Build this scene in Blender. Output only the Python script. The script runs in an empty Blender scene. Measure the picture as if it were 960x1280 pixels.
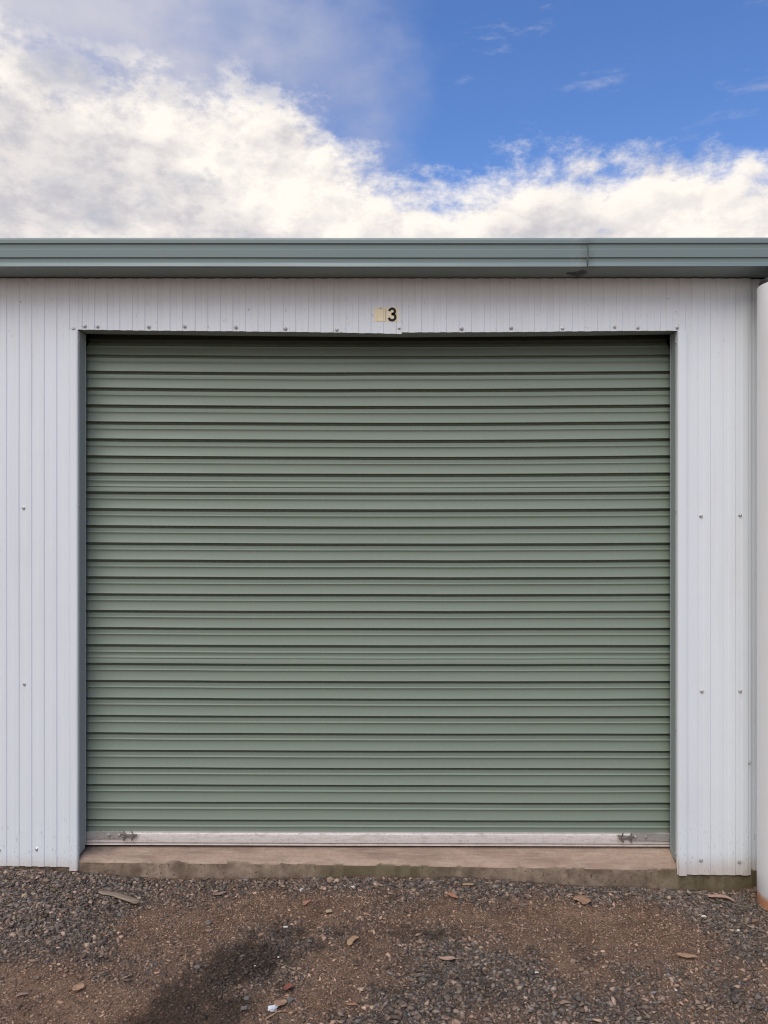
import bpy, bmesh, math, random
import numpy as np
from mathutils import Vector, Matrix
R = math.radians
random.seed(7); rng = np.random.default_rng(7)
scene = bpy.context.scene
COL = scene.collection

# ------------------------------------------------------------------ camera
F, D, CZ = 967.0, 3.65, 1.62            # focal length (px of a 1280 px tall frame), metres to the wall, lens height
cam = bpy.data.cameras.new('camera'); camo = bpy.data.objects.new('camera', cam); COL.objects.link(camo)
camo.location = (0, -D, CZ); camo.rotation_euler = (R(90), 0, 0)
cam.sensor_fit = 'VERTICAL'; cam.sensor_height = 36; cam.lens = 36 * F / 1280
cam.clip_start = 0.05; cam.clip_end = 2000
scene.camera = camo

# ------------------------------------------------------------------ sun and sky
SUN_EL, SUN_AZ = 53, 199                 # azimuth clockwise from +Y: high, behind the viewer, a little to the left
sd = Vector((math.sin(R(SUN_AZ)) * math.cos(R(SUN_EL)), math.cos(R(SUN_AZ)) * math.cos(R(SUN_EL)), math.sin(R(SUN_EL))))
sun = bpy.data.lights.new('sun', 'SUN'); suno = bpy.data.objects.new('sun', sun); COL.objects.link(suno)
sun.energy = 1.5; sun.angle = R(44); sun.color = (1, .975, .93)
suno.location = sd * 30; suno.rotation_euler = (-sd).to_track_quat('-Z', 'Y').to_euler()

W = bpy.data.worlds.new('World'); scene.world = W; W.use_nodes = True
nt = W.node_tree; nt.nodes.clear()
def N(t, typ, **kw):
    n = t.nodes.new(typ)
    for k, v in kw.items(): setattr(n, k, v)
    return n
def lk(t, a, b): t.links.new(a, b)
def setin(t, n, i, v):
    if hasattr(v, 'is_output'): lk(t, v, n.inputs[i])
    elif v is not None: n.inputs[i].default_value = v
def mth(t, op, a, b=None, c=None, clamp=False):
    n = N(t, 'ShaderNodeMath', operation=op, use_clamp=clamp)
    for i, v in enumerate((a, b, c)): setin(t, n, i, v)
    return n.outputs[0]
def mrange(t, v, a, b, c=0., d=1., smooth=True):
    n = N(t, 'ShaderNodeMapRange', interpolation_type='SMOOTHSTEP' if smooth else 'LINEAR')
    for i, x in enumerate((v, a, b, c, d)): setin(t, n, i, x)
    return n.outputs[0]
def noise(t, vec, scale, detail=4, rough=.5, dist=0.):
    n = N(t, 'ShaderNodeTexNoise')
    if vec is not None: lk(t, vec, n.inputs['Vector'])
    n.inputs['Scale'].default_value = scale; n.inputs['Detail'].default_value = detail
    n.inputs['Roughness'].default_value = rough; n.inputs['Distortion'].default_value = dist
    return n.outputs[0]
def mixc(t, f, a, b, blend='MIX'):
    n = N(t, 'ShaderNodeMix', data_type='RGBA', blend_type=blend)
    setin(t, n, 0, f)
    for i, v in ((6, a), (7, b)):
        if isinstance(v, tuple): v = (*v[:3], 1)
        setin(t, n, i, v)
    return n.outputs[2]
def vmul(t, v, xyz):
    n = N(t, 'ShaderNodeVectorMath', operation='MULTIPLY'); lk(t, v, n.inputs[0]); n.inputs[1].default_value = xyz
    return n.outputs[0]

SKY = 0.10
sky = N(nt, 'ShaderNodeTexSky', sky_type='NISHITA', sun_disc=False)
sky.sun_elevation = R(SUN_EL); sky.sun_rotation = R(SUN_AZ); sky.ozone_density = 2.2; sky.dust_density = .4; sky.air_density = 1.
tc = N(nt, 'ShaderNodeTexCoord'); gen = tc.outputs['Generated']
sx = N(nt, 'ShaderNodeSeparateXYZ'); lk(nt, gen, sx.inputs[0])
X, Y, Z = sx.outputs
hor = mth(nt, 'SQRT', mth(nt, 'ADD', mth(nt, 'MULTIPLY', X, X), mth(nt, 'ADD', mth(nt, 'MULTIPLY', Y, Y), 1e-4)))
S = mth(nt, 'DIVIDE', X, hor)           # sine of the azimuth: -1 left ... 1 right
T = mth(nt, 'DIVIDE', Z, hor)           # tangent of the elevation
cv = vmul(nt, gen, (1, 1, 1.7))
def vadd(t, v, xyz):
    n = N(t, 'ShaderNodeVectorMath', operation='ADD'); lk(t, v, n.inputs[0]); n.inputs[1].default_value = xyz
    return n.outputs[0]
def sub5(v, a): return mth(nt, 'MULTIPLY', mth(nt, 'SUBTRACT', v, .5), a)
n_big = noise(nt, cv, 3.1, 2, .5)
n_mid = noise(nt, cv, 8, 5, .55)
n_fine = noise(nt, cv, 22, 10, .66)
# top of the cloud bank: low on the right, climbing to the left
bank = mth(nt, 'ADD', mth(nt, 'ADD', .425, mrange(nt, S, .05, -.22, 0, .14)), mrange(nt, S, -.35, -1., 0, .5))
def dens(off):
    v = vadd(nt, cv, off) if off else cv
    return mth(nt, 'ADD', sub5(noise(nt, v, 7, 5, .52), .22), sub5(noise(nt, v, 19, 11, .67), .22))
puff = dens(None); puff2 = dens((-.012, -.004, .022))
f1 = mth(nt, 'ADD', mth(nt, 'SUBTRACT', bank, T), puff)
a1 = mrange(nt, f1, -.030, .062)
veil = mth(nt, 'MULTIPLY', mrange(nt, mth(nt, 'ADD', S, mth(nt, 'ADD', sub5(n_big, .35), sub5(n_mid, .26))), .04, -.20), .92)
wisp = mth(nt, 'MULTIPLY', mrange(nt, noise(nt, vmul(nt, cv, (1, 1, 2.2)), 9, 9, .62), .585, .76), .42)
veil = mth(nt, 'MAXIMUM', veil, wisp)
k = .735 / SKY
vcol = mixc(nt, mrange(nt, noise(nt, vadd(nt, vmul(nt, cv, (1.5, 1, 1.5)), (.3, .7, 0)), 3.6, 6, .52), .36, .66), tuple(c * k for c in (.34, .40, .61)), tuple(c * k for c in (.63, .62, .69)))
relief = mrange(nt, mth(nt, 'SUBTRACT', puff, puff2), -.055, .050)
under = mrange(nt, noise(nt, cv, 5.2, 5, .55), .40, .60)
lit = mth(nt, 'ADD', mth(nt, 'MULTIPLY', relief, .55), mth(nt, 'MULTIPLY', under, .60), clamp=True)
ccol = mixc(nt, lit, tuple(c * k for c in (.57, .555, .60)), tuple(c * k for c in (1.02, .955, .885)))
gap = mth(nt, 'MULTIPLY', mrange(nt, noise(nt, cv, 9.5, 10, .62), .535, .66), mrange(nt, S, .02, -.24, .12, .62))
ccol = mixc(nt, gap, ccol, tuple(c * k for c in (.42, .45, .54)))
hs = N(nt, 'ShaderNodeHueSaturation'); lk(nt, sky.outputs[0], hs.inputs['Color']); hs.inputs['Saturation'].default_value = 1.22; hs.inputs['Hue'].default_value = .512; hs.inputs['Value'].default_value = 1.32
c0 = mixc(nt, veil, hs.outputs[0], vcol)
c1 = mixc(nt, a1, c0, ccol)
bg = N(nt, 'ShaderNodeBackground'); lk(nt, c1, bg.inputs[0]); bg.inputs[1].default_value = SKY
wo = N(nt, 'ShaderNodeOutputWorld'); lk(nt, bg.outputs[0], wo.inputs[0])

scene.view_settings.view_transform = 'Standard'; scene.view_settings.look = 'None'
scene.view_settings.exposure = 0.48; scene.view_settings.gamma = 1.0
scene.cycles.filter_width = 1.05

# ------------------------------------------------------------------ helpers
def at(px, py, y=0.0):                   # design aid: the place on the plane y that the plan marks at (px, py)
    d = D + y
    return Vector(((px - 480) / F * d, y, CZ + (640 - py) / F * d))
def wx(px, y=0.0): return (px - 480) / F * (D + y)
def wz(py, y=0.0): return CZ + (640 - py) / F * (D + y)

def link(name, me, parent=None, mat=None, loc=None):
    o = bpy.data.objects.new(name, me); COL.objects.link(o)
    if parent is not None: o.parent = parent
    if mat is not None and me is not None and not me.materials: me.materials.append(mat)
    if loc is not None: o.location = loc
    return o
def mesh(name, verts, faces, smooth=None):
    me = bpy.data.meshes.new(name); me.from_pydata([tuple(v) for v in verts], [], faces); me.update()
    if smooth:
        me.polygons.foreach_set('use_smooth', [True] * len(me.polygons)); me.set_sharp_from_angle(angle=R(smooth))
    return me
def tag(o, label=None, cat=None, group=None, kind=None):
    if label: o['label'] = label
    if cat: o['category'] = cat
    if group: o['group'] = group
    if kind: o['kind'] = kind
    return o
class MB:
    def __init__(s): s.v = []; s.f = []
    def add(s, vs, fs):
        b = len(s.v); s.v += [tuple(v) for v in vs]; s.f += [tuple(i + b for i in f) for f in fs]
    def box(s, x0, x1, y0, y1, z0, z1):
        s.add([(x0,y0,z0),(x1,y0,z0),(x1,y1,z0),(x0,y1,z0),(x0,y0,z1),(x1,y0,z1),(x1,y1,z1),(x0,y1,z1)],
              [(0,3,2,1),(4,5,6,7),(0,1,5,4),(1,2,6,5),(2,3,7,6),(3,0,4,7)])
    def lathe(s, c, prof, n=20, axis='Z', cap=True):     # prof = (radius, height)
        vs = []
        for r, h in prof:
            for i in range(n):
                a = 2 * math.pi * i / n; p = (r * math.cos(a), r * math.sin(a), h)
                if axis == 'Y': p = (p[0], -p[2], p[1])  # height runs out of the wall, towards -Y
                vs.append((c[0] + p[0], c[1] + p[1], c[2] + p[2]))
        fs = [(j*n+i, j*n+(i+1) % n, (j+1)*n+(i+1) % n, (j+1)*n+i) for j in range(len(prof)-1) for i in range(n)]
        if cap: fs += [tuple(range(n))[::-1], tuple(range((len(prof)-1)*n, len(prof)*n))]
        s.add(vs, fs)
    def tube(s, pts, r, n=8, taper=None):
        pts = [Vector(p) for p in pts]; vs = []
        for i, p in enumerate(pts):
            t = (pts[min(i+1, len(pts)-1)] - pts[max(i-1, 0)]).normalized()
            u = t.cross(Vector((0, 0, 1)) if abs(t.z) < .9 else Vector((1, 0, 0))).normalized(); w = t.cross(u)
            rr = r * (taper[i] if taper else 1)
            for q in range(n):
                a = 2 * math.pi * q / n; vs.append(p + u * rr * math.cos(a) + w * rr * math.sin(a))
        m = len(pts)
        fs = [(j*n+i, j*n+(i+1) % n, (j+1)*n+(i+1) % n, (j+1)*n+i) for j in range(m-1) for i in range(n)]
        fs += [tuple(range(n))[::-1], tuple(range((m-1)*n, m*n))]
        s.add(vs, fs)
    def build(s, name, mat, parent=None, smooth=None, bevel=None, loc=None):
        o = link(name, mesh(name, s.v, s.f, smooth), parent, mat, loc)
        if bevel:
            b = o.modifiers.new('bevel', 'BEVEL'); b.width = bevel; b.segments = 2; b.limit_method = 'ANGLE'; b.angle_limit = R(40)
        return o
def thick(o, t, off=1.0):
    m = o.modifiers.new('thickness', 'SOLIDIFY'); m.thickness = t; m.offset = off
    return o

# numpy value noise (for terrain and dents)
_T = rng.random((256, 256))
def vnoise(x, y):
    x = np.asarray(x, float); y = np.asarray(y, float)
    xi = np.floor(x).astype(int); yi = np.floor(y).astype(int); fx = x - xi; fy = y - yi
    fx = fx*fx*(3-2*fx); fy = fy*fy*(3-2*fy)
    g = lambda a, b: _T[a % 256, b % 256]
    return (g(xi,yi)*(1-fx)+g(xi+1,yi)*fx)*(1-fy)+(g(xi,yi+1)*(1-fx)+g(xi+1,yi+1)*fx)*fy - .5
def fbm(x, y, o=4):
    return sum(vnoise(x * 2**i + 17.3*i, y * 2**i + 5.1*i) * .5**i for i in range(o))

# ------------------------------------------------------------------ materials
def mat(name, base, rough=.5, metal=0., spec=.5):
    m = bpy.data.materials.new(name); m.use_nodes = True; t = m.node_tree
    b = t.nodes['Principled BSDF']; b.inputs['Base Color'].default_value = (*base, 1)
    b.inputs['Roughness'].default_value = rough; b.inputs['Metallic'].default_value = metal
    b.inputs['Specular IOR Level'].default_value = spec
    return m, t, b
def ocoord(t):
    n = N(t, 'ShaderNodeTexCoord'); return n.outputs['Object']
def zof(t, v):
    n = N(t, 'ShaderNodeSeparateXYZ'); lk(t, v, n.inputs[0]); return n.outputs
def bump(t, b, h, strength, dist):
    n = N(t, 'ShaderNodeBump'); n.inputs['Strength'].default_value = strength; n.inputs['Distance'].default_value = dist
    lk(t, h, n.inputs['Height']); lk(t, n.outputs[0], b.inputs['Normal'])

def m_cladding():
    m, t, b = mat('white_paint', (.78, .78, .79), .42)
    o = ocoord(t); x, y, z = zof(t, o)
    streak = noise(t, vmul(t, o, (26, 3, 1.1)), 1., 5, .6)
    blot = noise(t, o, 2.2, 5, .6)
    c = mixc(t, mth(t, 'MULTIPLY', mrange(t, streak, .46, .75), .22), (.785, .82, .845), (.64, .63, .61))
    c = mixc(t, mth(t, 'MULTIPLY', mrange(t, blot, .5, .75), .18), c, (.66, .66, .67))
    # splash-back of soil near the foot of the sheets and grime under the eaves
    foot = mrange(t, z, .30, -.06)
    spk = mrange(t, noise(t, vmul(t, o, (1, 1, .45)), 95, 3, .7), .60, .70)
    c = mixc(t, mth(t, 'MULTIPLY', mth(t, 'MULTIPLY', spk, foot), .55), c, (.20, .14, .10))
    c = mixc(t, mth(t, 'MULTIPLY', mrange(t, mth(t, 'ADD', z, mth(t, 'MULTIPLY', streak, .05)), .05, -.06), .55), c, (.50, .37, .27))
    scr = mth(t, 'MULTIPLY', mrange(t, noise(t, o, 38, 2, .4, 1.4), .705, .74), mrange(t, z, 2.2, 2.55))
    c = mixc(t, mth(t, 'MULTIPLY', scr, .42), c, (.36, .34, .32))
    lk(t, c, b.inputs['Base Color'])
    lk(t, mrange(t, blot, .3, .7, .36, .52), b.inputs['Roughness'])
    bump(t, b, noise(t, o, 7, 2, .4), .10, .01)
    return m
def m_painted(name, col, rough=.42, dust=(.30, .26, .21), amt=.25, drips=False):
    m, t, b = mat(name, col, rough)
    o = ocoord(t); x, y, z = zof(t, o)
    n1 = noise(t, vmul(t, o, (1, 1, 6)), 2.0, 6, .6); n2 = noise(t, o, 55, 4, .6)
    c = mixc(t, mth(t, 'MULTIPLY', mrange(t, n1, .42, .72), amt), col, tuple(v * .72 + d * .28 for v, d in zip(col, dust)))
    c = mixc(t, mth(t, 'MULTIPLY', mrange(t, n2, .52, .74), amt * .9), c, dust)
    if drips:
        st = noise(t, vmul(t, o, (40, 4, 1.5)), 1., 4, .6)
        c = mixc(t, mth(t, 'MULTIPLY', mrange(t, st, .56, .74), .3), c, dust)
    if drips:                            # dirt weeping out of the lap joint
        j = mth(t, 'ABSOLUTE', mth(t, 'SUBTRACT', mth(t, 'ADD', x, mth(t, 'MULTIPLY', mth(t, 'SUBTRACT', n2, .5), .06)), .915))
        c = mixc(t, mth(t, 'MULTIPLY', mrange(t, j, .050, .004), mrange(t, n1, .3, .6, .15, .38)), c, (.095, .095, .085))
        e2 = mth(t, 'ABSOLUTE', mth(t, 'SUBTRACT', x, .875))
        c = mixc(t, mth(t, 'MULTIPLY', mrange(t, e2, .06, .01), mrange(t, n2, .42, .6, 0, .22)), c, (.34, .36, .33))
    lk(t, c, b.inputs['Base Color'])
    lk(t, mrange(t, n1, .3, .7, rough - .06, rough + .12), b.inputs['Roughness'])
    return m
def m_door():
    col = (.174, .240, .186)
    m, t, b = mat('green_door_paint', col, .40)
    o = ocoord(t); x, y, z = zof(t, o)
    n1 = noise(t, vmul(t, o, (.8, 1, 3)), 2.2, 6, .6)
    n2 = noise(t, vmul(t, o, (9, 1, 3)), 6, 4, .6)
    c = mixc(t, mrange(t, n1, .40, .70), col, (.19, .248, .19))
    c = mixc(t, mth(t, 'MULTIPLY', mrange(t, n2, .52, .76), .38), c, (.26, .262, .215))
    c = mixc(t, mth(t, 'MULTIPLY', mrange(t, mth(t, 'ADD', z, mth(t, 'MULTIPLY', n1, .5)), .62, .15), .38), c, (.215, .215, .16))
    lk(t, c, b.inputs['Base Color'])
    lk(t, mrange(t, n1, .3, .7, .48, .62), b.inputs['Roughness'])
    return m
def m_steel(name, base, rough, metal=.85, dirt=(.22, .17, .13), amt=.5):
    m, t, b = mat(name, base, rough, metal)
    o = ocoord(t)
    n1 = noise(t, vmul(t, o, (6, 6, 30)), 3, 6, .65); n2 = noise(t, o, 130, 3, .6)
    f = mth(t, 'MULTIPLY', mrange(t, mth(t, 'ADD', mth(t, 'MULTIPLY', n1, .6), mth(t, 'MULTIPLY', n2, .4)), .44, .66), amt)
    lk(t, mixc(t, f, base, dirt), b.inputs['Base Color'])
    lk(t, mth(t, 'SUBTRACT', metal, mth(t, 'MULTIPLY', f, metal)), b.inputs['Metallic'])
    lk(t, mth(t, 'ADD', rough, mth(t, 'MULTIPLY', f, .3)), b.inputs['Roughness'])
    return m
def m_concrete():
    m, t, b = mat('weathered_concrete', (.30, .23, .18), .85)
    o = ocoord(t); x, y, z = zof(t, o)
    n1 = noise(t, vmul(t, o, (1, 3, 3)), 3, 7, .62); n2 = noise(t, o, 60, 4, .7); n3 = noise(t, o, 9, 5, .6)
    c = mixc(t, mrange(t, n1, .36, .66), (.30, .20, .145), (.44, .31, .225))
    c = mixc(t, mth(t, 'MULTIPLY', mrange(t, n2, .45, .7), .4), c, (.22, .18, .15))
    sc = noise(t, vmul(t, o, (1.2, 14, 1)), 6, 8, .7)
    c = mixc(t, mth(t, 'MULTIPLY', mrange(t, sc, .50, .68), .45), c, (.50, .40, .31))
    c = mixc(t, mth(t, 'MULTIPLY', mrange(t, sc, .46, .34), .4), c, (.20, .135, .095))
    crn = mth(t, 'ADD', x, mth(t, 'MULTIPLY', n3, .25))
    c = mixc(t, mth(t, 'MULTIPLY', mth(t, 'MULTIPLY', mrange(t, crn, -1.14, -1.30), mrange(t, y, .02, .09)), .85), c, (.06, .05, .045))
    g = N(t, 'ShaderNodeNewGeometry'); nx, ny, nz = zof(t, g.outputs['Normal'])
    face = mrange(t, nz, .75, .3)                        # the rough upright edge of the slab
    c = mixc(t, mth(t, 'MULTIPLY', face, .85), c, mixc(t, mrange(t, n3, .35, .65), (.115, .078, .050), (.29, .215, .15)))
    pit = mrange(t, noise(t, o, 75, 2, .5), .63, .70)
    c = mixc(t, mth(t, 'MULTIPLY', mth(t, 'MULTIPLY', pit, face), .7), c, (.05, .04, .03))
    damp = mth(t, 'ADD', mrange(t, mth(t, 'ABSOLUTE', mth(t, 'SUBTRACT', x, -.02)), .5, .1), mrange(t, x, 1.1, 1.5))
    moss = mth(t, 'MULTIPLY', mth(t, 'MULTIPLY', damp, face), mrange(t, mth(t, 'ADD', z, mth(t, 'MULTIPLY', n3, -.14)), -.08, -.145))
    c = mixc(t, mth(t, 'MULTIPLY', moss, .7, clamp=True), c, (.085, .072, .028))
    lk(t, c, b.inputs['Base Color'])
    bump(t, b, mth(t, 'ADD', mth(t, 'MULTIPLY', n2, .8), n3), .8, .005)
    return m
def m_attr(name, attr, rough=.85, bscale=None):
    m, t, b = mat(name, (.1, .1, .1), rough, spec=.35)
    a = N(t, 'ShaderNodeAttribute', attribute_name=attr)
    o = ocoord(t)
    c = mixc(t, mrange(t, noise(t, o, 210, 3, .6), .4, .65), a.outputs['Color'], mixc(t, .35, a.outputs['Color'], (.17, .125, .095)))
    lk(t, c, b.inputs['Base Color'])
    if bscale: bump(t, b, noise(t, o, bscale, 4, .65), .5, .002)
    return m
def m_flat(name, a, bcol, scale=30, rough=.8, bmp=.3, stretch=(1, 1, 1)):
    m, t, b = mat(name, a, rough, spec=.3)
    o = vmul(t, ocoord(t), stretch)
    n1 = noise(t, o, scale, 6, .65)
    lk(t, mixc(t, mrange(t, n1, .35, .68), a, bcol), b.inputs['Base Color'])
    bump(t, b, n1, bmp, .002)
    return m

M = dict(
    clad=m_cladding(), door=m_door(), concrete=m_concrete(),
    gutter=m_painted('green_gutter_paint', (.180, .236, .226), .36, (.24, .22, .19), .18, True),
    jamb=m_painted('green_jamb_paint', (.31, .36, .36), .5, (.25, .22, .18), .3),
    rail=m_steel('aluminium_rail', (.66, .59, .545), .58, .25, (.34, .27, .22), .6),
    galv=m_steel('galvanised_steel', (.44, .41, .38), .55, .45, (.17, .135, .105), .75),
    iron=m_steel('rusty_iron', (.22, .19, .165), .65, .4, (.12, .085, .06), .8),
    screw=m_steel('screw_zinc', (.62, .61, .60), .38, .6, (.20, .17, .15), .6),
    rubber=m_flat('black_rubber', (.015, .014, .014), (.04, .036, .03), 40, .8),
    dark=m_flat('sealant_black', (.03, .03, .035), (.10, .10, .11), 60, .8),
    smudge=m_flat('brown_smudge', (.30, .22, .13), (.42, .33, .2), 40, .6, .05),
    grime=m_flat('joint_grime', (.05, .055, .06), (.13, .16, .155), 35, .8),
    stk=m_flat('cream_sticker', (.95, .85, .60), (.92, .80, .54), 25, .6, .05),
    stkw=m_flat('pale_sticker', (.95, .86, .62), (.92, .80, .54), 25, .6, .05),
    ink=m_flat('black_ink', (.012, .012, .014), (.022, .02, .02), 40, .5, .05),
    inner=m_flat('dark_interior', (.05, .05, .05), (.08, .075, .07), 3, .9),
    roof=m_painted('green_roof_paint', (.14, .18, .175), .45),
)
def m_pipe():
    m, t, b = mat('white_pipe_paint', (.85, .85, .86), .35)
    o = ocoord(t); x, y, z = zof(t, o)
    n1 = noise(t, vmul(t, o, (4, 4, .7)), 4, 5, .6); n2 = noise(t, o, 40, 4, .6)
    c = mixc(t, mth(t, 'MULTIPLY', mrange(t, n1, .45, .75), .2), (.85, .85, .86), (.68, .66, .64))
    c = mixc(t, mrange(t, mth(t, 'ADD', z, mth(t, 'MULTIPLY', n2, .03)), .068, .034), c, (.70, .34, .19))
    lk(t, c, b.inputs['Base Color']); return m
M['pipe'] = m_pipe()

# ------------------------------------------------------------------ ground
GX = [-9, -1.62, -1.42, -1.06, -.5, .3, .83, 1.2, 1.59, 1.9, 9]
GZ = [-.058, -.066, -.085, -.108, -.104, -.106, -.141, -.155, -.176, -.125, -.13]
def ground_z(x, y):
    x = np.asarray(x, float); y = np.asarray(y, float)
    w = np.interp(x, GX, GZ); k = np.exp(np.minimum(y, 0) / .55)
    near = np.exp(-np.maximum(-y - 3, 0) / 6) * np.exp(-np.maximum(np.abs(x) - 4, 0) / 6)
    return w * k + (-.135) * (1 - k) + near * (.016 * fbm(x*2.1+3, y*2.1, 3) * (1 - .6*k) + .006 * fbm(x*9, y*9, 3)) + .5 * (1-near) * fbm(x*.05, y*.05, 2)
def gp(px, py):                          # the spot on the ground plane that the plan marks at (px, py)
    z = -.13
    for _ in range(4):
        d = (CZ - z) * F / (py - 640); x = (px - 480) / F * d; z = float(ground_z(x, d - D))
    return x, d - D, z
def blobs(lst):
    out = []
    for px, py, sx_, sy_, w in lst:
        x, y, _ = gp(px, py); x2, _, _ = gp(px + sx_, py); _, y2, _ = gp(px, min(py + sy_, 1400))
        out.append((x, y, abs(x2 - x), max(abs(y2 - y), .02), w))
    return out
GRAVEL = blobs([(40,1125,110,36,1.1),(160,1118,110,22,.8),(60,1175,70,28,.7),(560,1225,70,60,1.),(530,1275,70,30,.7),(900,1135,70,35,1.1),(935,1185,40,30,1.),
                (780,1112,110,18,.9),(600,1110,130,14,.8),(380,1108,130,12,.7),(770,1245,50,30,.6),(700,1265,60,30,.6),(660,1220,40,20,.5),(330,1215,60,40,.5),(930,1250,50,30,.35)])
SOIL = blobs([(90,1250,110,36,1.),(270,1145,70,28,.8),(415,1235,40,40,.8),(600,1150,40,16,.4),(700,1155,60,24,.8),(815,1180,60,30,1.),(820,1250,40,25,.4)])
DARK_PATCH = blobs([(205,1280,45,26,1.1),(235,1245,42,26,1.0),(285,1215,52,28,1.1),(340,1190,55,24,.8),(300,1262,42,30,.75),(395,1160,55,18,.45),(520,1165,60,16,.33),(500,1225,40,40,.30),(255,1290,70,30,.7)])  # irregular patch where soil and stones are coloured darker
def field(B, x, y):
    s = np.zeros_like(x)
    for bx, by, sx_, sy_, w in B: s = s + w * np.exp(-((x-bx)/sx_)**2 - ((y-by)/sy_)**2)
    return s
def smooth(a, b, v):
    t = np.clip((v-a)/(b-a), 0, 1); return t*t*(3-2*t)
def zones(x, y):
    n = fbm(x*4.1+9, y*4.1+2, 4) + .55*fbm(x*17+1, y*17+6, 3)
    g = .38 + .8*field(GRAVEL, x, y) - .62*field(SOIL, x, y) + .75*n
    s = .90 * smooth(.12, 1.35, 1.1*field(DARK_PATCH, x, y) + 1.0*fbm(x*11+31, y*11+8, 6))
    return np.clip(g, 0, 1), s
def axis(lo, hi, step, far):
    a = list(np.arange(lo, hi + 1e-6, step)); d = step; v = hi
    while v < far: d *= 1.35; v += d; a.append(v)
    d = step; v = lo; pre = []
    while v > -far: d *= 1.35; v -= d; pre.append(v)
    return np.array(pre[::-1] + a)
ax = axis(-2.5, 2.5, .0125, 400); ay = axis(-1.6, .04, .0125, 400)
gxx, gyy = np.meshgrid(ax, ay); gv = np.stack([gxx.ravel(), gyy.ravel(), ground_z(gxx.ravel(), gyy.ravel())], 1)
in_ = (np.abs(gv[:, 0]) < 2.6) & (gv[:, 1] > -1.7) & (gv[:, 1] < .04)
gv[in_, 2] += .0035 * fbm(gv[in_, 0]*55, gv[in_, 1]*55, 3)
nx_, ny_ = len(ax), len(ay)
idx = np.arange(nx_*ny_).reshape(ny_, nx_)
q = np.stack([idx[:-1,:-1], idx[:-1,1:], idx[1:,1:], idx[1:,:-1]], -1).reshape(-1, 4)
gme = bpy.data.meshes.new('ground')
def fill_mesh(me, v, q):
    n = q.shape[1]
    me.vertices.add(len(v)); me.vertices.foreach_set('co', v.astype(np.float32).ravel())
    me.loops.add(q.size); me.loops.foreach_set('vertex_index', q.astype(np.int32).ravel())
    me.polygons.add(len(q)); me.polygons.foreach_set('loop_start', np.arange(0, q.size, n, dtype=np.int32))
    me.update(calc_edges=True)
fill_mesh(gme, gv, q)
gme.polygons.foreach_set('use_smooth', np.ones(len(q), bool))
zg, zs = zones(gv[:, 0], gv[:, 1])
for nm, arr in (('gravel', zg), ('dark_patch', zs)):
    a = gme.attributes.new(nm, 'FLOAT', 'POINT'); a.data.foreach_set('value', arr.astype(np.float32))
def m_ground():
    m, t, b = mat('soil', (.13, .09, .065), .95, spec=.2)
    o = ocoord(t)
    g = N(t, 'ShaderNodeAttribute', attribute_name='gravel').outputs['Fac']; s = N(t, 'ShaderNodeAttribute', attribute_name='dark_patch').outputs['Fac']
    n1 = noise(t, o, 5, 7, .62); n2 = noise(t, o, 90, 5, .7); n3 = noise(t, o, 260, 3, .6)
    c = mixc(t, mrange(t, n1, .35, .66), (.255, .146, .090), (.36, .224, .144))
    c = mixc(t, mrange(t, n2, .40, .66), c, (.132, .080, .053))
    c = mixc(t, mth(t, 'MULTIPLY', mrange(t, n3, .52, .68), .6), c, (.25, .175, .125))
    c = mixc(t, mth(t, 'MULTIPLY', g, .7), c, (.095, .070, .053))
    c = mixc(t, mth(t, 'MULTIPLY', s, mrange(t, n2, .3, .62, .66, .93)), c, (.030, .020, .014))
    lk(t, c, b.inputs['Base Color'])
    bump(t, b, mth(t, 'ADD', n2, mth(t, 'MULTIPLY', n3, .5)), 1., .010)
    return m
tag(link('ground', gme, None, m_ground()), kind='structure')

# gravel: crushed angular stones, one mass
def hull(n, seed, flat=1.0):
    r = random.Random(seed); bm = bmesh.new()
    for _ in range(n):
        v = Vector((r.gauss(0, 1), r.gauss(0, 1), r.gauss(0, 1))).normalized() * r.uniform(.8, 1.1)
        bm.verts.new((v.x, v.y * r.uniform(.75, 1), v.z * flat))
    res = bmesh.ops.convex_hull(bm, input=bm.verts)
    bmesh.ops.delete(bm, geom=[e for e in res['geom_interior'] if isinstance(e, bmesh.types.BMVert)], context='VERTS')
    bmesh.ops.triangulate(bm, faces=bm.faces[:])
    bm.verts.ensure_lookup_table(); bm.verts.index_update()
    v = np.array([p.co[:] for p in bm.verts]); f = np.array([[p.index for p in fc.verts] for fc in bm.faces]); bm.free()
    return v, f
protos = [hull(10, 40+i, .62 if i % 2 else .8) for i in range(14)]
def rot_mats(n):
    yaw = rng.uniform(0, 2*np.pi, n); tilt = rng.normal(0, .35, n); tz = rng.uniform(0, 2*np.pi, n)
    cz, sz = np.cos(yaw), np.sin(yaw); ct, st = np.cos(tilt), np.sin(tilt); o = np.zeros(n); i = np.ones(n)
    A = np.stack([cz,-sz,o,sz,cz,o,o,o,i], 1).reshape(n,3,3); B = np.stack([i,o,o,o,ct,-st,o,st,ct], 1).reshape(n,3,3)
    c2, s2 = np.cos(tz), np.sin(tz); C = np.stack([c2,-s2,o,s2,c2,o,o,o,i], 1).reshape(n,3,3)
    return C @ B @ A
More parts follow.
